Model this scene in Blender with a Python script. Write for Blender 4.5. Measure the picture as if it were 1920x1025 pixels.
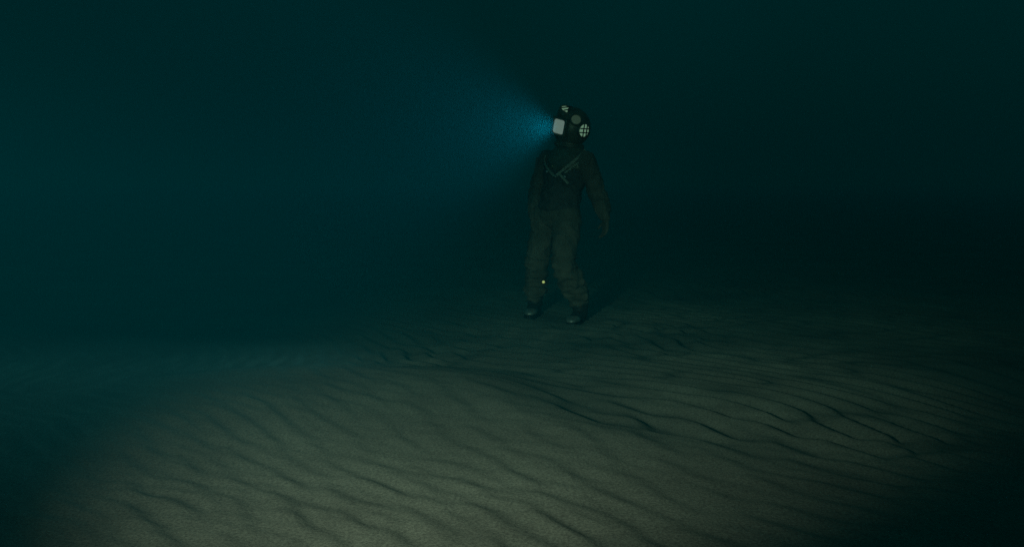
import bpy, bmesh, math, random
import numpy as np
from mathutils import Vector, Matrix, noise

for _o in list(bpy.data.objects):
    bpy.data.objects.remove(_o)
S = bpy.context.scene
C = S.collection
R = math.radians
random.seed(4)

# ------------------------------------------------------------------ camera
cam = bpy.data.cameras.new('camera')
cam_ob = bpy.data.objects.new('camera', cam)
C.objects.link(cam_ob)
cam.sensor_width = 36.0
cam.angle = 2 * math.atan(960 / 1885)
cam.clip_start, cam.clip_end = 0.05, 900
cam_ob.location = (0, 0, 1.2)
cam_ob.rotation_euler = (R(90 - 5.3), 0, 0)
S.camera = cam_ob

# ------------------------------------------------------------------ world: the faint light of deep water
w = bpy.data.worlds.new('World')
S.world = w
w.use_nodes = True
bg = w.node_tree.nodes['Background']
bg.inputs['Color'].default_value = (0.0, 0.89, 1.0, 1)
bg.inputs['Strength'].default_value = 0.0215

S.view_settings.view_transform = 'Standard'
S.view_settings.look = 'None'
S.view_settings.exposure = 0
S.view_settings.gamma = 1
S.view_settings.use_curve_mapping = False
S.render.engine = 'CYCLES'
cy = S.cycles
cy.use_denoising = False
cy.max_bounces = 6
cy.diffuse_bounces = 2
cy.glossy_bounces = 2
cy.transmission_bounces = 2
cy.volume_bounces = 2
cy.sample_clamp_indirect = 0.3
cy.sample_clamp_direct = 0.6
cy.use_adaptive_sampling = False

# ------------------------------------------------------------------ the lamp held beside the camera
def spot(name, loc, target, color, watts, size, blend, radius):
    l = bpy.data.lights.new(name, 'SPOT')
    l.color, l.energy = color, watts
    l.spot_size, l.spot_blend, l.shadow_soft_size = R(size), blend, radius
    o = bpy.data.objects.new(name, l)
    C.objects.link(o)
    o.location = loc
    o.rotation_euler = (Vector(target) - Vector(loc)).to_track_quat('-Z', 'Y').to_euler()
    return o

torch = spot('dive_torch', (-1.6, 0.25, 1.58), (0.04, 5.0, 0.0), (0.97, 0.90, 0.76), 385, 49, 1.0, 0.12)
torch.scale = (1.0, 0.67, 1.0)                       # a slightly flattened beam
spot('diver_fill', (0.55, -0.1, 2.3), (0.45, 8.6, 1.25), (0.84, 0.95, 0.92), 105, 17, 1.0, 0.10)  # unseen lamp, added to brighten the diver

# ------------------------------------------------------------------ materials
def new_mat(name):
    m = bpy.data.materials.new(name)
    m.use_nodes = True
    nt = m.node_tree
    return m, nt, nt.nodes['Principled BSDF']

def N(nt, kind, **kw):
    n = nt.nodes.new(kind)
    for k, v in kw.items():
        if k in n.inputs.keys():
            n.inputs[k].default_value = v
        else:
            setattr(n, k, v)
    return n

def sand_material():
    m, nt, b = new_mat('sand')
    L = nt.links.new
    tc = N(nt, 'ShaderNodeTexCoord')
    big = N(nt, 'ShaderNodeTexNoise', Scale=1.3, Detail=4.0, Roughness=0.6)
    grain = N(nt, 'ShaderNodeTexNoise', Scale=95.0, Detail=3.0, Roughness=0.75)
    fleck = N(nt, 'ShaderNodeTexVoronoi', Scale=70.0)
    for t in (big, grain, fleck):
        L(tc.outputs['Object'], t.inputs['Vector'])
    r1 = N(nt, 'ShaderNodeValToRGB')
    r1.color_ramp.elements[0].position, r1.color_ramp.elements[1].position = 0.3, 0.72
    r1.color_ramp.elements[0].color = (0.255, 0.235, 0.185, 1)
    r1.color_ramp.elements[1].color = (0.37, 0.345, 0.27, 1)
    L(big.outputs['Fac'], r1.inputs['Fac'])
    r2 = N(nt, 'ShaderNodeValToRGB')
    r2.color_ramp.elements[0].position, r2.color_ramp.elements[1].position = 0.32, 0.68
    r2.color_ramp.elements[0].color = (0.55, 0.55, 0.55, 1)
    r2.color_ramp.elements[1].color = (1.3, 1.3, 1.25, 1)
    L(grain.outputs['Fac'], r2.inputs['Fac'])
    mx = N(nt, 'ShaderNodeMixRGB', blend_type='MULTIPLY')
    mx.inputs[0].default_value = 1.0
    L(r1.outputs['Color'], mx.inputs[1])
    L(r2.outputs['Color'], mx.inputs[2])
    r3 = N(nt, 'ShaderNodeValToRGB')
    r3.color_ramp.elements[0].position, r3.color_ramp.elements[1].position = 0.05, 0.12
    r3.color_ramp.elements[0].color = (0.55, 0.52, 0.45, 1)
    r3.color_ramp.elements[1].color = (1, 1, 1, 1)
    L(fleck.outputs['Distance'], r3.inputs['Fac'])
    mx2 = N(nt, 'ShaderNodeMixRGB', blend_type='MULTIPLY')
    mx2.inputs[0].default_value = 0.6
    L(mx.outputs[0], mx2.inputs[1])
    L(r3.outputs['Color'], mx2.inputs[2])
    L(mx2.outputs[0], b.inputs['Base Color'])
    b.inputs['Roughness'].default_value = 0.95
    b.inputs['Specular IOR Level'].default_value = 0.15
    bp = N(nt, 'ShaderNodeBump', Strength=0.5, Distance=0.006)
    L(grain.outputs['Fac'], bp.inputs['Height'])
    L(bp.outputs['Normal'], b.inputs['Normal'])
    return m

def worn_material(name, c0, c1, scale, rough, metal=0.0, bump=0.4, dist=0.002):
    m, nt, b = new_mat(name)
    L = nt.links.new
    tc = N(nt, 'ShaderNodeTexCoord')
    n = N(nt, 'ShaderNodeTexNoise', Scale=scale, Detail=5.0, Roughness=0.65)
    f = N(nt, 'ShaderNodeTexNoise', Scale=scale * 9, Detail=2.0)
    L(tc.outputs['Object'], n.inputs['Vector'])
    L(tc.outputs['Object'], f.inputs['Vector'])
    r = N(nt, 'ShaderNodeValToRGB')
    r.color_ramp.elements[0].position, r.color_ramp.elements[1].position = 0.33, 0.67
    r.color_ramp.elements[0].color = (*c0, 1)
    r.color_ramp.elements[1].color = (*c1, 1)
    L(n.outputs['Fac'], r.inputs['Fac'])
    L(r.outputs['Color'], b.inputs['Base Color'])
    b.inputs['Roughness'].default_value = rough
    b.inputs['Metallic'].default_value = metal
    bp = N(nt, 'ShaderNodeBump', Strength=bump, Distance=dist)
    L(f.outputs['Fac'], bp.inputs['Height'])
    L(bp.outputs['Normal'], b.inputs['Normal'])
    return m

def glow_material(name, color, strength):
    m, nt, b = new_mat(name)
    b.inputs['Base Color'].default_value = (0.02, 0.03, 0.03, 1)
    b.inputs['Roughness'].default_value = 0.3
    b.inputs['Emission Color'].default_value = (*color, 1)
    b.inputs['Emission Strength'].default_value = strength
    return m

SAND = sand_material()
CANVAS = worn_material('canvas', (0.105, 0.088, 0.055), (0.21, 0.175, 0.115), 7, 0.9, 0, 0.5, 0.002)
TRUNK_LAYER = worn_material('trunk_dark', (0.06, 0.058, 0.045), (0.13, 0.12, 0.092), 9, 0.85, 0, 0.5, 0.002)
COPPER = worn_material('aged_copper', (0.13, 0.115, 0.07), (0.30, 0.25, 0.15), 14, 0.48, 0.35, 0.3, 0.001)
BRASS = worn_material('brass', (0.30, 0.24, 0.12), (0.50, 0.42, 0.22), 25, 0.35, 0.9, 0.2, 0.0005)
LEATHER = worn_material('leather', (0.02, 0.016, 0.012), (0.055, 0.042, 0.028), 12, 0.6, 0, 0.4, 0.001)
STRAP = worn_material('webbing', (0.34, 0.31, 0.21), (0.52, 0.47, 0.33), 30, 0.7, 0, 0.4, 0.001)
PALE_METAL = worn_material('worn_pale_metal', (0.28, 0.28, 0.23), (0.52, 0.50, 0.42), 25, 0.40, 0.55, 0.2, 0.0005)
IRON = worn_material('dark_iron', (0.012, 0.012, 0.010), (0.03, 0.028, 0.024), 30, 0.6, 0.5, 0.3, 0.0005)
FRONT_GLOW = glow_material('lit_front_glass', (1.0, 0.98, 0.86), 0.19)
SIDE_GLOW = glow_material('lit_side_glass', (0.80, 1.0, 0.66), 0.24)
DIM_GLOW = glow_material('dim_disc_glow', (0.75, 1.0, 0.62), 0.045)  # weak even emission for the small disc on the dome
STUD_GLOW = glow_material('yellow_glow', (1.0, 0.85, 0.28), 0.6)

# ------------------------------------------------------------------ linking helpers
def link(name, me, mat=None, parent=None, smooth=True):
    o = bpy.data.objects.new(name, me)
    C.objects.link(o)
    if mat:
        me.materials.append(mat)
    if parent:
        o.parent = parent
    if smooth:
        me.polygons.foreach_set('use_smooth', [True] * len(me.polygons))
    return o

def obj(name, bm, mat=None, parent=None, smooth=True, mw=None):
    bmesh.ops.recalc_face_normals(bm, faces=bm.faces)
    me = bpy.data.meshes.new(name)
    bm.to_mesh(me)
    bm.free()
    if mw is not None:
        me.transform(mw)
    return link(name, me, mat, parent, smooth)

def frame_of(n, up=Vector((0, 0, 1)), loc=(0, 0, 0)):
    """matrix whose local z is n and local y is as near to up as it can be"""
    z = Vector(n).normalized()
    x = Vector(up).cross(z).normalized()
    y = z.cross(x)
    m = Matrix((x, y, z)).transposed().to_4x4()
    m.translation = Vector(loc)
    return m

# ------------------------------------------------------------------ the seabed
rs = np.random.RandomState(11)

def plane_waves(n, kmin, kmax, ang, spread, seed):
    q = np.random.RandomState(seed)
    k = q.uniform(kmin, kmax, n)
    a = ang + q.normal(0, spread, n)
    return np.stack([k * np.cos(a), k * np.sin(a), q.uniform(0, 6.283, n)], 1)

def field(X, Y, W):
    out = np.zeros_like(X)
    for kx, ky, p in W:
        out += np.cos(kx * X + ky * Y + p)
    return out / math.sqrt(len(W) / 2)

def cfield(X, Y, W):
    re = np.zeros_like(X)
    im = np.zeros_like(X)
    for kx, ky, p in W:
        t = kx * X + ky * Y + p
        re += np.cos(t)
        im += np.sin(t)
    return re / math.sqrt(len(W)), im / math.sqrt(len(W))

def sstep(a, b, x):
    t = np.clip((x - a) / (b - a), 0, 1)
    return t * t * (3 - 2 * t)

RIP_ANG = math.atan2(0.50, 0.866)                   # the direction across the crests
W_RIP = plane_waves(30, 2 * math.pi / 0.235, 2 * math.pi / 0.15, RIP_ANG, 0.18, 15)
W_SUB = plane_waves(14, 2 * math.pi / 0.16, 2 * math.pi / 0.11, RIP_ANG + 0.15, 0.25, 8)
W_WARP = plane_waves(10, 0.8, 3.2, 0, 3.0, 21)
W_WARP2 = plane_waves(10, 0.8, 3.2, 0, 3.0, 22)
W_SWELL = plane_waves(12, 0.5, 1.7, 0, 3.0, 23)
W_AMP = plane_waves(12, 1.2, 4.0, 0, 3.0, 24)

CREST_X = np.arange(-45, 45, 0.1)
CREST_Y = np.interp(CREST_X, [-9, -4, -3, -2.05, -1.38, -0.86, -0.33, -0.03, 0.34, 0.6, 1.0, 1.6, 3.0, 6.0],
                    [1.5, 4.3, 5.3, 6.15, 6.75, 6.5, 5.95, 5.4, 4.85, 4.5, 4.25, 4.0, 3.7, 3.3])
CREST_Y = np.convolve(np.pad(CREST_Y, 5, mode='edge'), np.ones(11) / 11, 'valid')

def saw(ph, sharp=0.33):
    """gentle rise over most of the cycle, then a steep lee face"""
    u = (ph / (2 * math.pi)) % 1.0
    s = 1 - sharp
    up = sstep(0, 1, u / s) * 0.45 + 0.55 * np.clip(u / s, 0, 1)
    dn = 1 - sstep(0, 1, (u - s) / sharp)
    return np.where(u < s, up, dn) - 0.5

def seabed_height(X, Y):
    wx = 0.20 * field(X, Y, W_WARP)
    wy = 0.20 * field(X, Y, W_WARP2)
    re, im = cfield(X + wx, Y + wy, W_RIP)
    amp = np.clip(np.hypot(re, im), 0, 1.0)
    rip = saw(np.arctan2(im, re)) * amp ** 0.8
    re2, im2 = cfield(X + wx, Y + wy, W_SUB)
    sub = saw(np.arctan2(im2, re2), 0.35) * np.clip(np.hypot(re2, im2), 0, 1.2)
    # smooth mound on the near left, its far edge falling to the ripple field
    wob = 0.10 * field(X, Y, W_AMP)
    crest = np.interp(X, CREST_X, CREST_Y)
    edge = (Y - crest) * 0.72 + wob
    inside = 1 - sstep(-0.50, 0.45, edge)
    near = sstep(-3.2, 0.0, edge)
    mound = (inside * (0.03 + 0.07 * near)) * (1 - sstep(0.1, 1.7, X)) + 0.02 * sstep(0.1, 1.7, X)
    patch = np.clip(0.85 + 0.25 * field(X, Y, W_AMP), 0.5, 1.2)
    a = (0.031 * (1 - inside) + 0.0095 * inside) * patch
    a = a * (0.12 + 0.88 * sstep(-2.7, -0.9, X - 0.35 * np.maximum(Y - 5.5, 0)))
    flat = 1 - 0.75 * np.exp(-(((X - 0.42) / 0.34) ** 2 + ((Y - 8.55) / 0.38) ** 2))
    return (a * rip + 0.004 * sub * patch) * flat + 0.022 * field(X, Y, W_SWELL) * flat + mound

def axis(lo, hi, step, far_lo, far_hi, ratio=1.22):
    mid = list(np.arange(lo, hi + 1e-6, step))
    s, x, left = step, lo, []
    while x > far_lo:
        s = min(s * ratio, 8.0)
        x -= s
        left.append(x)
    s, x, right = step, hi, []
    while x < far_hi:
        s = min(s * ratio, 8.0)
        x += s
        right.append(x)
    return np.array(left[::-1] + mid + right)

xs = axis(-4.0, 5.4, 0.0145, -150, 150)
ys = axis(2.4, 10.3, 0.0135, -60, 190)
X, Y = np.meshgrid(xs, ys)
fade = sstep(0, 6, np.minimum(np.minimum(X + 12, 13 - X), np.minimum(Y + 8, 19 - Y)))
Z = seabed_height(X, Y) * fade
ny, nx = X.shape
co = np.stack([X, Y, Z], -1).reshape(-1, 3).astype(np.float32)
idx = np.arange(nx * ny).reshape(ny, nx)
quads = np.stack([idx[:-1, :-1], idx[:-1, 1:], idx[1:, 1:], idx[1:, :-1]], -1).reshape(-1, 4).astype(np.int32)
me = bpy.data.meshes.new('seabed')
me.vertices.add(len(co))
me.vertices.foreach_set('co', co.ravel())
me.loops.add(quads.size)
me.loops.foreach_set('vertex_index', quads.ravel())
me.polygons.add(len(quads))
me.polygons.foreach_set('loop_start', np.arange(0, quads.size, 4, dtype=np.int32))
me.update(calc_edges=True)
seabed = link('seabed', me, SAND)
seabed['kind'] = 'structure'
seabed['label'] = 'pale rippled sand of the sea floor with a smooth mound in front'

def ground(x, y):
    return float(seabed_height(np.array([x]), np.array([y]))[0])

# ------------------------------------------------------------------ the water between
bm = bmesh.new()
bmesh.ops.create_cube(bm, size=1)
haze = obj('haze', bm, None, None, False, Matrix.Translation((0, 65, 4.0)) @ Matrix.Diagonal((340, 290, 11.0, 1)))
hm = bpy.data.materials.new('sea_water')
hm.use_nodes = True
hnt = hm.node_tree
hnt.nodes.clear()
ho = hnt.nodes.new('ShaderNodeOutputMaterial')
pv = hnt.nodes.new('ShaderNodeVolumePrincipled')
pv.inputs['Color'].default_value = (0.0, 0.265, 0.345, 1)
pv.inputs['Absorption Color'].default_value = (0.0, 0.97, 0.98, 1)
pv.inputs['Density'].default_value = 0.072
pv.inputs['Anisotropy'].default_value = 0.15
hnt.links.new(pv.outputs[0], ho.inputs['Volume'])
haze.data.materials.append(hm)
haze['kind'] = 'stuff'
haze['label'] = 'dark teal sea water that fades everything far away'

# ------------------------------------------------------------------ the diver
ORI = Vector((0.388, 8.6, 0.0))
diver = bpy.data.objects.new('person', None)
C.objects.link(diver)
diver.location = ORI
diver['label'] = 'person in a baggy old diving suit and lit helmet standing on the rippled sea floor'
diver['category'] = 'person'

FW = Vector((-0.72, -0.69, 0)).normalized()         # where the chest faces
LF = Vector((0.69, -0.72, 0)).normalized()          # the diver's left

def capsule(bm, p0, p1, r0, r1, n=20, rings=5):
    p0, p1 = Vector(p0), Vector(p1)
    d = (p1 - p0)
    m = frame_of(d, Vector((0.31, 0.17, 0.94)) if abs(d.normalized().z) < 0.9 else Vector((1, 0, 0)))
    prof = []
    for i in range(rings + 1):
        a = -math.pi / 2 + i / rings * math.pi / 2
        prof.append((math.sin(a) * r0, math.cos(a) * r0))
    for i in range(rings + 1):
        a = i / rings * math.pi / 2
        prof.append((d.length + math.sin(a) * r1, math.cos(a) * r1))
    rows = []
    for z, r in prof:
        if r < 1e-5:
            rows.append([bm.verts.new(p0 + (m @ Vector((0, 0, z))))])
        else:
            rows.append([bm.verts.new(p0 + m @ Vector((r * math.cos(t), r * math.sin(t), z)))
                         for t in (2 * math.pi * k / n for k in range(n))])
    for a, b in zip(rows, rows[1:]):
        if len(a) == 1:
            for k in range(n):
                bm.faces.new((a[0], b[(k + 1) % n], b[k]))
        elif len(b) == 1:
            for k in range(n):
                bm.faces.new((a[k], a[(k + 1) % n], b[0]))
        else:
            for k in range(n):
                bm.faces.new((a[k], a[(k + 1) % n], b[(k + 1) % n], b[k]))

def ellipsoid(bm, c, rx, ry, rz, m=None):
    """radii along the diver's left, forward and up"""
    b = Matrix((LF, FW, Vector((0, 0, 1)))).transposed().to_4x4()
    mat = Matrix.Translation(Vector(c)) @ b @ Matrix.Diagonal((rx, ry, rz, 1))
    bmesh.ops.create_uvsphere(bm, u_segments=24, v_segments=14, radius=1, matrix=mat)

def fused(name, bm, voxel, mat, parent, smooth_iter, fold=None):
    """one continuous surface from overlapping volumes"""
    bmesh.ops.recalc_face_normals(bm, faces=bm.faces)
    me = bpy.data.meshes.new(name + '_rough')
    bm.to_mesh(me)
    bm.free()
    o = bpy.data.objects.new(name + '_rough', me)
    C.objects.link(o)
    md = o.modifiers.new('r', 'REMESH')
    md.mode, md.voxel_size = 'VOXEL', voxel
    if smooth_iter:
        ms = o.modifiers.new('s', 'SMOOTH')
        ms.factor, ms.iterations = 0.5, smooth_iter
    dg = bpy.context.evaluated_depsgraph_get()
    dg.update()
    out = bpy.data.meshes.new_from_object(o.evaluated_get(dg))
    out.name = name
    bpy.data.objects.remove(o)
    bpy.data.meshes.remove(me)
    if fold:
        nn = [v.normal.copy() for v in out.vertices]
        for v, n in zip(out.vertices, nn):
            v.co += n * fold(v.co)
        out.update()
    out.materials.clear()
    return link(name, out, mat, parent)

# joints, relative to the diver's base
J = dict(
    pelvis=(0.0, 0.0, 0.92), chest=(0.065, 0.0, 1.24), neck=(0.10, 0.0, 1.46),
    l_hip=(0.075, -0.09, 0.87), l_knee=(0.045, -0.25, 0.485), l_ankle=(0.190, -0.13, 0.15),
    r_hip=(-0.095, 0.075, 0.88), r_knee=(-0.175, 0.07, 0.48), r_ankle=(-0.185, 0.22, 0.15),
    l_sh=(0.225, -0.14, 1.36), l_el=(0.335, -0.10, 1.08), l_wr=(0.395, -0.22, 0.875),
    r_sh=(-0.085, 0.15, 1.37), r_el=(-0.165, 0.20, 1.10), r_wr=(-0.205, 0.06, 0.885),
)
J = {k: Vector(v) for k, v in J.items()}

def lerp(a, b, t):
    return J[a].lerp(J[b], t)

def hand(bm, wr, d, palm_n, side):
    """a relaxed gloved hand: palm, four bent fingers of unequal length, thumb off the side"""
    d = d.normalized()
    across = d.cross(palm_n).normalized() * side
    pn = across.cross(d).normalized() * side
    if pn.dot(palm_n) < 0:
        pn = -pn
    for k in range(4):
        o = across * (0.030 - 0.020 * k)
        capsule(bm, wr + o * 0.6, wr + d * 0.085 + o, 0.020, 0.017, 12, 4)
    lens = (0.072, 0.082, 0.076, 0.058)
    for k in range(4):
        o = across * (0.033 - 0.022 * k)
        p0 = wr + d * 0.088 + o
        a = lens[k]
        p1 = p0 + (d * 0.95 + pn * 0.28).normalized() * a * 0.48
        p2 = p1 + (d * 0.78 + pn * 0.62).normalized() * a * 0.32
        p3 = p2 + (d * 0.50 + pn * 0.86).normalized() * a * 0.24
        capsule(bm, p0, p1, 0.0115, 0.0105, 10, 4)
        capsule(bm, p1, p2, 0.0105, 0.0098, 10, 4)
        capsule(bm, p2, p3, 0.0098, 0.0088, 10, 4)
    t0 = wr + d * 0.022 + across * 0.030
    t1 = t0 + (d * 0.55 + across * 0.72 + pn * 0.25).normalized() * 0.042
    t2 = t1 + (d * 0.80 + across * 0.30 + pn * 0.45).normalized() * 0.034
    capsule(bm, t0, t1, 0.017, 0.013, 10, 4)
    capsule(bm, t1, t2, 0.013, 0.0105, 10, 4)

bm = bmesh.new()
ellipsoid(bm, J['pelvis'] + Vector((0, 0, -0.01)), 0.185, 0.145, 0.13)
ellipsoid(bm, J['pelvis'].lerp(J['chest'], 0.40), 0.165, 0.13, 0.17)
ellipsoid(bm, J['chest'], 0.185, 0.135, 0.20)
ellipsoid(bm, J['chest'] + Vector((0.02, 0, 0.12)), 0.20, 0.12, 0.11)
capsule(bm, J['chest'] + Vector((0.02, 0, 0.10)), J['neck'] + Vector((0.005, 0, 0.03)), 0.13, 0.075)
for s in ('l', 'r'):
    capsule(bm, lerp(s + '_hip', s + '_knee', -0.04), lerp(s + '_hip', s + '_knee', 0.5), 0.118, 0.102)
    capsule(bm, lerp(s + '_hip', s + '_knee', 0.5), J[s + '_knee'], 0.102, 0.086)
    capsule(bm, J[s + '_knee'], lerp(s + '_knee', s + '_ankle', 0.45), 0.088, 0.090 if s == 'l' else 0.082)
    capsule(bm, lerp(s + '_knee', s + '_ankle', 0.45), lerp(s + '_knee', s + '_ankle', 0.86), 0.092 if s == 'l' else 0.082, 0.070)
    capsule(bm, lerp(s + '_sh', s + '_el', -0.02), lerp(s + '_sh', s + '_el', 0.55), 0.078, 0.074)
    capsule(bm, lerp(s + '_sh', s + '_el', 0.55), J[s + '_el'], 0.074, 0.066)
    capsule(bm, J[s + '_el'], lerp(s + '_el', s + '_wr', 0.62), 0.068, 0.060)
    capsule(bm, lerp(s + '_el', s + '_wr', 0.62), lerp(s + '_el', s + '_wr', 0.97), 0.058, 0.036)
    capsule(bm, J['chest'] + Vector((0.02, 0, 0.10)), J[s + '_sh'], 0.10, 0.08)
# bunched cloth on the bent leg above the boot
for t, r in ((0.22, 0.100), (0.42, 0.106), (0.60, 0.104), (0.76, 0.092)):
    c = lerp('l_knee', 'l_ankle', t)
    ellipsoid(bm, c + Vector((0.012, -0.008, 0)), r, r * 1.02, 0.042)
for t, r in ((0.50, 0.090), (0.72, 0.088)):
    ellipsoid(bm, lerp('r_knee', 'r_ankle', t), r, r, 0.045)
hand(bm, J['l_wr'], Vector((-0.06, -0.12, -1.0)), Vector((-0.75, -0.30, 0.1)), 1)
hand(bm, J['r_wr'], Vector((-0.02, -0.22, -1.0)), Vector((0.80, -0.25, 0.1)), -1)

def fold_amount(p):
    z = p.z
    arm = p.x > 0.245 or p.x < -0.16 and z > 0.75
    if z < 0.14:
        return 0.0
    if z < 0.86 and not (arm and z > 0.70):
        k = 1.0 if z < 0.56 else 0.55
        q = Vector((p.x * 6 + 0.8 * z, p.y * 6, z * (20 if z < 0.56 else 9)))
        f = 1 - abs(noise.noise(q)) * 2
        g = 1 - abs(noise.noise(Vector((p.x * 17, p.y * 17, z * 4 + 7)))) * 2
        return 0.024 * k * f * abs(f) + 0.007 * g
    if arm and z < 0.87:
        return 0.0
    if arm:
        f = 1 - abs(noise.noise(Vector((p.x * 22, p.y * 22, z * 3.5)))) * 2
        g = 1 - abs(noise.noise(Vector((p.x * 5, p.y * 5, z * 17 + 3)))) * 2
        return 0.011 * f * abs(f) + 0.008 * g * abs(g)
    f = 1 - abs(noise.noise(Vector((p.x * 9 + z * 5, p.y * 9, z * 9)))) * 2
    return 0.011 * f

body = fused('suit', bm, 0.0075, CANVAS, diver, 3, fold_amount)

# darker layer over the trunk
bm = bmesh.new()
ellipsoid(bm, J['pelvis'].lerp(J['chest'], 0.16), 0.192, 0.152, 0.075)
ellipsoid(bm, J['pelvis'].lerp(J['chest'], 0.45), 0.182, 0.146, 0.17)
ellipsoid(bm, J['chest'], 0.200, 0.150, 0.19)
ellipsoid(bm, J['chest'] + Vector((0.02, 0, 0.11)), 0.190, 0.138, 0.11)

def trunk_fold(p):
    f = 1 - abs(noise.noise(Vector((p.x * 11 + p.z * 6, p.y * 11, p.z * 8)))) * 2
    g = 1 - abs(noise.noise(Vector((p.x * 20, p.y * 20, p.z * 5)))) * 2
    return 0.013 * f * abs(f) + 0.006 * g
fused('trunk_layer', bm, 0.010, TRUNK_LAYER, diver, 4, trunk_fold)

# ---- breastplate
def lathe(bm, prof, n=40, m=Matrix()):
    rows = []
    for r, z in prof:
        if r < 1e-6:
            rows.append([bm.verts.new(m @ Vector((0, 0, z)))])
        else:
            rows.append([bm.verts.new(m @ Vector((r * math.cos(2 * math.pi * k / n), r * math.sin(2 * math.pi * k / n), z))) for k in range(n)])
    for a, b in zip(rows, rows[1:]):
        for k in range(n):
            k2 = (k + 1) % n
            if len(a) == 1 and len(b) == 1:
                continue
            if len(a) == 1:
                bm.faces.new((a[0], b[k2], b[k]))
            elif len(b) == 1:
                bm.faces.new((a[k], a[k2], b[0]))
            else:
                bm.faces.new((a[k], a[k2], b[k2], b[k]))

UPV = Vector((0.13, -0.16, 0.97)).normalized()      # the helmet leans a little
body_m = Matrix((LF, FW, Vector((0, 0, 1)))).transposed().to_4x4()
cor_m = Matrix.Translation((0.092, 0.0, 1.335)) @ body_m
shape = Matrix.Diagonal((1.28, 1.0, 1, 1))
bm = bmesh.new()
lathe(bm, [(0.150, -0.055), (0.168, -0.050), (0.172, -0.030), (0.166, 0.0), (0.158, 0.045), (0.145, 0.085),
           (0.128, 0.112), (0.116, 0.125), (0.108, 0.140), (0.100, 0.138), (0.120, 0.08), (0.145, 0.0), (0.150, -0.055)],
      48, cor_m @ shape)
corselet = obj('breastplate', bm, COPPER, diver)
for k in range(12):
    a = 2 * math.pi * k / 12 + 0.13
    p = cor_m @ shape @ Vector((0.168 * math.cos(a), 0.168 * math.sin(a), -0.02))
    n = (cor_m @ shape @ Vector((math.cos(a), math.sin(a), -0.02)) - cor_m @ Vector((0, 0, 0))).normalized()
    bm = bmesh.new()
    lathe(bm, [(0.011, -0.004), (0.011, 0.006), (0.007, 0.012), (0, 0.0135)], 10, frame_of(n, Vector((0, 0, 1)), p))
    obj('bolt', bm, BRASS, corselet)

# ---- helmet
HC = Vector((0.118, 0.0, 1.645))
HR = 0.160
hx = UPV.cross(-FW).normalized()
HF = (FW - UPV * FW.dot(UPV)).normalized()           # helmet forward
HL = UPV.cross(HF).normalized()                       # helmet left
hel_m = Matrix((HL, HF, UPV)).transposed().to_4x4()
hel_m = Matrix.Translation(HC) @ hel_m
bm = bmesh.new()
prof = [(0.112, -0.165), (0.128, -0.160), (0.131, -0.148), (0.126, -0.138)]
for i in range(0, 19):
    a = R(-48) + i / 18 * R(138)
    prof.append((max(0.0, HR * math.cos(a)), HR * 1.06 * math.sin(a)))
prof[-1] = (0.0, HR * 1.06)
lathe(bm, prof, 48, hel_m)
helmet = obj('helmet', bm, COPPER, diver)

bm = bmesh.new()
ring = [(0.118 + 0.009 * math.cos(t), 0.009 * math.sin(t)) for t in (2 * math.pi * k / 10 for k in range(11))]
lathe(bm, ring, 48, hel_m @ Matrix.Translation((0, 0, -0.166)))
obj('collar_ring', bm, BRASS, helmet)

def bar(bm, p0, p1, r):
    capsule(bm, p0, p1, r, r, 8, 2)

def round_port(direction, tilt, r, glow, bars, name, lift=0.99):
    """a short brass barrel on the dome with lit glass and a crossed guard over it"""
    d = Vector(direction).normalized()
    c = HC + d * (HR * lift)
    n = Vector(tilt).normalized()
    m = frame_of(n, UPV if abs(n.dot(UPV)) < 0.9 else HF, c)
    bm = bmesh.new()
    lathe(bm, [(r * 1.30, -0.05), (r * 1.30, 0.002), (r * 1.24, 0.009), (r * 1.06, 0.010), (r * 1.0, 0.006), (r * 1.0, -0.05)], 32, m)
    obj(name + '_frame', bm, COPPER, helmet)
    bm = bmesh.new()
    lathe(bm, [(r * 1.01, 0.002), (r * 0.6, 0.008), (0, 0.010)], 28, m)
    obj(name + '_glass', bm, glow, helmet)
    if bars:
        for ax in ((0, 1) if bars == 2 else (0,)):
            for s in (-1, 1):
                o = s * r * 0.32
                h = math.sqrt((r * 1.08) ** 2 - o * o)
                bm = bmesh.new()
                p0, p1 = (Vector((o, -h, 0.017)), Vector((o, h, 0.017))) if ax == 0 else (Vector((-h, o, 0.019)), Vector((h, o, 0.019)))
                bar(bm, m @ p0, m @ p1, 0.0052)
                obj('guard_bar', bm, IRON, helmet)

sd = (HL * 0.92 + FW * 0.10 + UPV * 0.0).normalized()
round_port(sd, sd, 0.052, SIDE_GLOW, 2, 'side_window')
rt = (-HL * 0.95 + HF * 0.05).normalized()
round_port(rt, rt, 0.057, SIDE_GLOW, 2, 'side_window')
tp = Vector((-0.25, -0.40, 0.88)).normalized()
tn = Vector((0.30, -0.52, 0.80))
round_port(tp, tn, 0.056, SIDE_GLOW, 1, 'top_window')
dp = (HF * 0.45 + HL * 0.60 + UPV * 0.42).normalized()
round_port(dp, dp, 0.040, DIM_GLOW, False, 'dim_disc', 1.04)  # dim disc, faintly emissive all over

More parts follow.
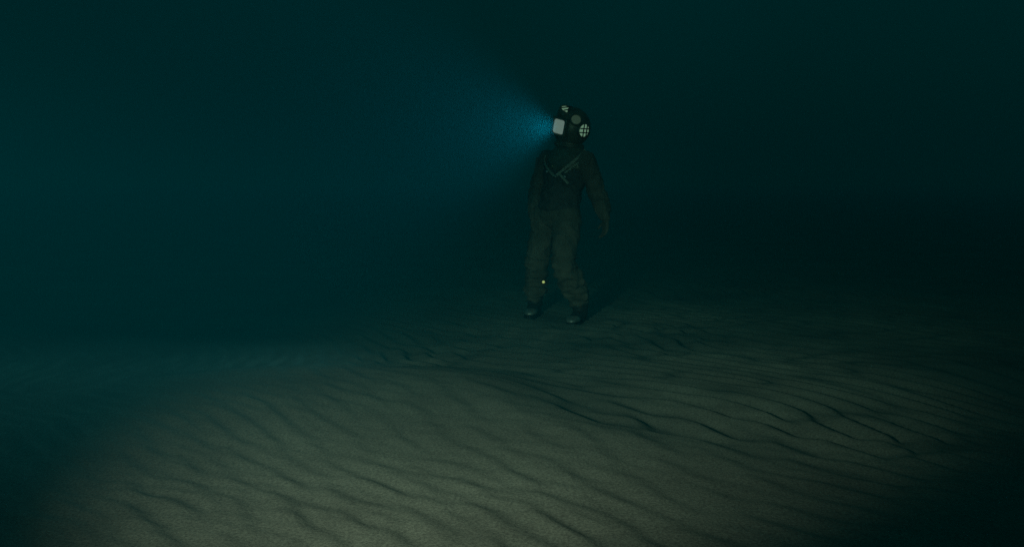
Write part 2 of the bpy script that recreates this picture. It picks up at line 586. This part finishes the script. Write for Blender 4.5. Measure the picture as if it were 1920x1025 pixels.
# front window: square glass in a square brass frame
fd = (HF * 0.985 + UPV * 0.02 + HL * 0.03).normalized()
fc = HC + fd * (HR * 0.95)
fm = frame_of(fd, UPV, fc) @ Matrix.Rotation(R(-2), 4, 'Z')
bm = bmesh.new()
W0, H0, W1, H1 = 0.082, 0.078, 0.060, 0.058
def loop(w_, h_, z):
    r_ = 0.020
    pts = []
    for cx, cy_, a0 in ((w_ - r_, h_ - r_, 0), (-w_ + r_, h_ - r_, 90), (-w_ + r_, -h_ + r_, 180), (w_ - r_, -h_ + r_, 270)):
        for q in (0, 30, 60, 90):
            a = R(a0 + q)
            pts.append(bm.verts.new(fm @ Vector((cx + r_ * math.cos(a), cy_ + r_ * math.sin(a), z))))
    return pts
ls = [loop(W0, H0, -0.06), loop(W0, H0, 0.016), loop(W0 - 0.006, H0 - 0.006, 0.022), loop(W1 + 0.004, H1 + 0.004, 0.022), loop(W1, H1, 0.014), loop(W1, H1, -0.02)]
for a, b in zip(ls, ls[1:]):
    for k in range(len(a)):
        bm.faces.new((a[k], a[(k + 1) % len(a)], b[(k + 1) % len(a)], b[k]))
obj('front_window_frame', bm, COPPER, helmet, False)
bm = bmesh.new()
a = loop(W1 + 0.002, H1 + 0.002, 0.008)
bm.faces.new(a)
obj('front_window_glass', bm, FRONT_GLOW, helmet, False)

# small wheel valve on the lower front left of the helmet
vd = (HF * 0.55 - HL * 0.62 - UPV * 0.40).normalized()
bm = bmesh.new()
lathe(bm, [(0.018, -0.02), (0.018, 0.018), (0.030, 0.022), (0.030, 0.032), (0.010, 0.036), (0, 0.036)], 18, frame_of(vd, UPV, HC + vd * HR * 0.98))
obj('valve', bm, BRASS, helmet)

# the lamp behind the front glass: its beam leaves through the window
lamp_p = ORI + fc + fd * 0.035
beam_dir = (fd + Vector((-0.12, 0.0, -0.06))).normalized()
bl = spot('helmet_lamp', lamp_p, lamp_p + beam_dir, (0.36, 0.82, 1.0), 84.0, 82, 1.0, 0.045)
bl.parent = helmet
bl.matrix_parent_inverse = Matrix.Translation(-ORI)

# ---- harness
def ribbon(name, pts, width, thick, mat, parent, out_c):
    """flat band along pts; its face looks away from the trunk's axis"""
    bm = bmesh.new()
    rows = []
    P = [Vector(p) for p in pts]
    for i, p in enumerate(P):
        t = (P[min(i + 1, len(P) - 1)] - P[max(i - 1, 0)]).normalized()
        o = (p - Vector((out_c[0], out_c[1], p.z)))
        o = (o - t * o.dot(t)).normalized()
        s = t.cross(o).normalized()
        rows.append([bm.verts.new(p + s * width * a + o * thick * b) for a, b in ((-.5, 0), (.5, 0), (.5, 1), (-.5, 1))])
    for a, b in zip(rows, rows[1:]):
        for k in range(4):
            bm.faces.new((a[k], a[(k + 1) % 4], b[(k + 1) % 4], b[k]))
    bm.faces.new(rows[0]); bm.faces.new(rows[-1][::-1])
    return obj(name, bm, mat, parent, False)

def trunk_pt(ang, z, off=0.0):
    """a point on the trunk surface; angle 0 is forward, positive to the diver's left"""
    t = (z - 0.92) / 0.32
    ax = J['pelvis'].lerp(J['chest'], t)
    k = 1.0 if z < 1.30 else max(0.8, 1 - (z - 1.30) * 1.5)
    rl, rf = 0.207 * k + off, 0.160 * k + off
    return Vector((ax.x, ax.y, z)) + LF * (rl * math.sin(ang)) + FW * (rf * math.cos(ang))

def band(name, a0, z0, a1, z1, width, n=12, off=0.008):
    return ribbon(name, [trunk_pt(R(a0 + (a1 - a0) * i / n), z0 + (z1 - z0) * i / n, off + (0.03 if z0 + (z1 - z0) * i / n > 1.28 else 0) * min(1, (z0 + (z1 - z0) * i / n - 1.28) / 0.08 if z0 + (z1 - z0) * i / n > 1.28 else 0)) for i in range(n + 1)],
                  width, 0.006, STRAP, diver, J['chest'])
band('harness_strap', 78, 1.45, 14, 1.235, 0.022)
band('harness_strap', 84, 1.405, 34, 1.26, 0.014, off=0.006)
band('harness_strap', -70, 1.44, 8, 1.235, 0.020)
band('harness_strap', 20, 1.255, 48, 1.17, 0.020, off=0.012)
for ang, z in ((13, 1.232), (36, 1.225), (-16, 1.27)):
    p = trunk_pt(R(ang), z, 0.016)
    n = (p - Vector((J['chest'].x, J['chest'].y, z))).normalized()
    bm = bmesh.new()
    lathe(bm, [(0.014, -0.006), (0.014, 0.004), (0.009, 0.010), (0, 0.012)], 14, frame_of(n, Vector((0, 0, 1)), p))
    obj('buckle', bm, PALE_METAL, diver)

# ---- boots
def make_boot(ankle, toe_dir, parent):
    d = Vector((toe_dir[0], toe_dir[1], 0)).normalized()
    s = Vector((-d.y, d.x, 0))
    base = Vector((ankle.x, ankle.y, 0))
    gz = ground(ORI.x + base.x + d.x * 0.08, ORI.y + base.y + d.y * 0.08) - 0.016
    base.z = gz
    def section(bm, x, hw, z0, z1, p=2.6, n=20):
        row = []
        for k in range(n):
            a = 2 * math.pi * k / n
            cx, cz = math.cos(a), math.sin(a)
            e = 2 / p
            u = math.copysign(abs(cx) ** e, cx) * hw
            v = math.copysign(abs(cz) ** e, cz)
            row.append(bm.verts.new(base + d * x + s * u + Vector((0, 0, (z0 + z1) / 2 + v * (z1 - z0) / 2))))
        return row
    def loft(bm, secs):
        rows = [section(bm, *q) for q in secs]
        for a, b in zip(rows, rows[1:]):
            for k in range(len(a)):
                bm.faces.new((a[k], a[(k + 1) % len(a)], b[(k + 1) % len(a)], b[k]))
        bm.faces.new(rows[0][::-1]); bm.faces.new(rows[-1])
    bm = bmesh.new()
    loft(bm, [(-0.088, 0.022, 0.035, 0.10), (-0.078, 0.040, 0.028, 0.13), (-0.05, 0.050, 0.026, 0.15), (0.0, 0.052, 0.026, 0.155),
              (0.05, 0.050, 0.026, 0.13), (0.10, 0.054, 0.026, 0.10), (0.15, 0.056, 0.026, 0.086), (0.19, 0.050, 0.028, 0.076),
              (0.215, 0.036, 0.032, 0.066), (0.226, 0.016, 0.038, 0.056)])
    capsule(bm, base + Vector((0, 0, 0.10)), Vector((ankle.x, ankle.y, ankle.z + 0.10)), 0.062, 0.072, 20)
    boot = fused('boot', bm, 0.007, LEATHER, parent, 2,
                 lambda p: 0.006 * (1 - 2 * abs(noise.noise(Vector((p.x * 8, p.y * 8, p.z * 26))))) if p.z > 0.11 else 0.0)
    bm = bmesh.new()
    rows = []
    outl = [(-0.095, 0.026), (-0.085, 0.044), (-0.05, 0.055), (0.0, 0.056), (0.05, 0.054), (0.10, 0.059), (0.15, 0.061), (0.19, 0.055), (0.218, 0.040), (0.232, 0.018)]
    side = [(x, h) for x, h in outl] + [(x, -h) for x, h in outl[::-1]]
    for z in (0.0, 0.032):
        rows.append([bm.verts.new(base + d * x + s * u + Vector((0, 0, z))) for x, u in side])
    n = len(side)
    for k in range(n):
        bm.faces.new((rows[0][k], rows[0][(k + 1) % n], rows[1][(k + 1) % n], rows[1][k]))
    bm.faces.new(rows[0][::-1]); bm.faces.new(rows[1])
    obj('sole', bm, IRON, boot, False)
    bm = bmesh.new()
    loft(bm, [(0.135, 0.0575, 0.030, 0.0925), (0.150, 0.0585, 0.030, 0.0900), (0.175, 0.056, 0.030, 0.0845), (0.200, 0.047, 0.032, 0.076), (0.220, 0.036, 0.034, 0.066), (0.233, 0.017, 0.040, 0.056)])
    obj('toe_cap', bm, PALE_METAL, boot)
    bm = bmesh.new()
    ring = [(0.066 + 0.009 * math.cos(t), 0.013 * math.sin(t)) for t in (2 * math.pi * k / 8 for k in range(9))]
    lathe(bm, ring, 28, Matrix.Translation((ankle.x, ankle.y, gz + 0.165)))
    obj('ankle_strap', bm, STRAP if False else LEATHER, boot)
    return boot

make_boot(J['l_ankle'], (-0.42, -0.90), diver)
make_boot(J['r_ankle'], (-0.25, -0.95), diver)

# the one small yellow stud on the far leg, given its own emission
p = Vector((-0.116, 0.035, 0.325))
bm = bmesh.new()
lathe(bm, [(0.011, -0.02), (0.011, 0.002), (0.007, 0.008), (0, 0.010)], 14, frame_of((0.1, -1, 0.1), Vector((0, 0, 1)), p))
bm2 = bmesh.new()
lathe(bm2, [(0.012, -0.022), (0.018, -0.022), (0.018, -0.001), (0.012, 0.001)], 14, frame_of((0.1, -1, 0.1), Vector((0, 0, 1)), p))
obj('stud_rim', bm2, BRASS, diver)
o = obj('leg_stud', bm, STUD_GLOW, diver)
o['label'] = 'small glowing yellow stud on the leg'
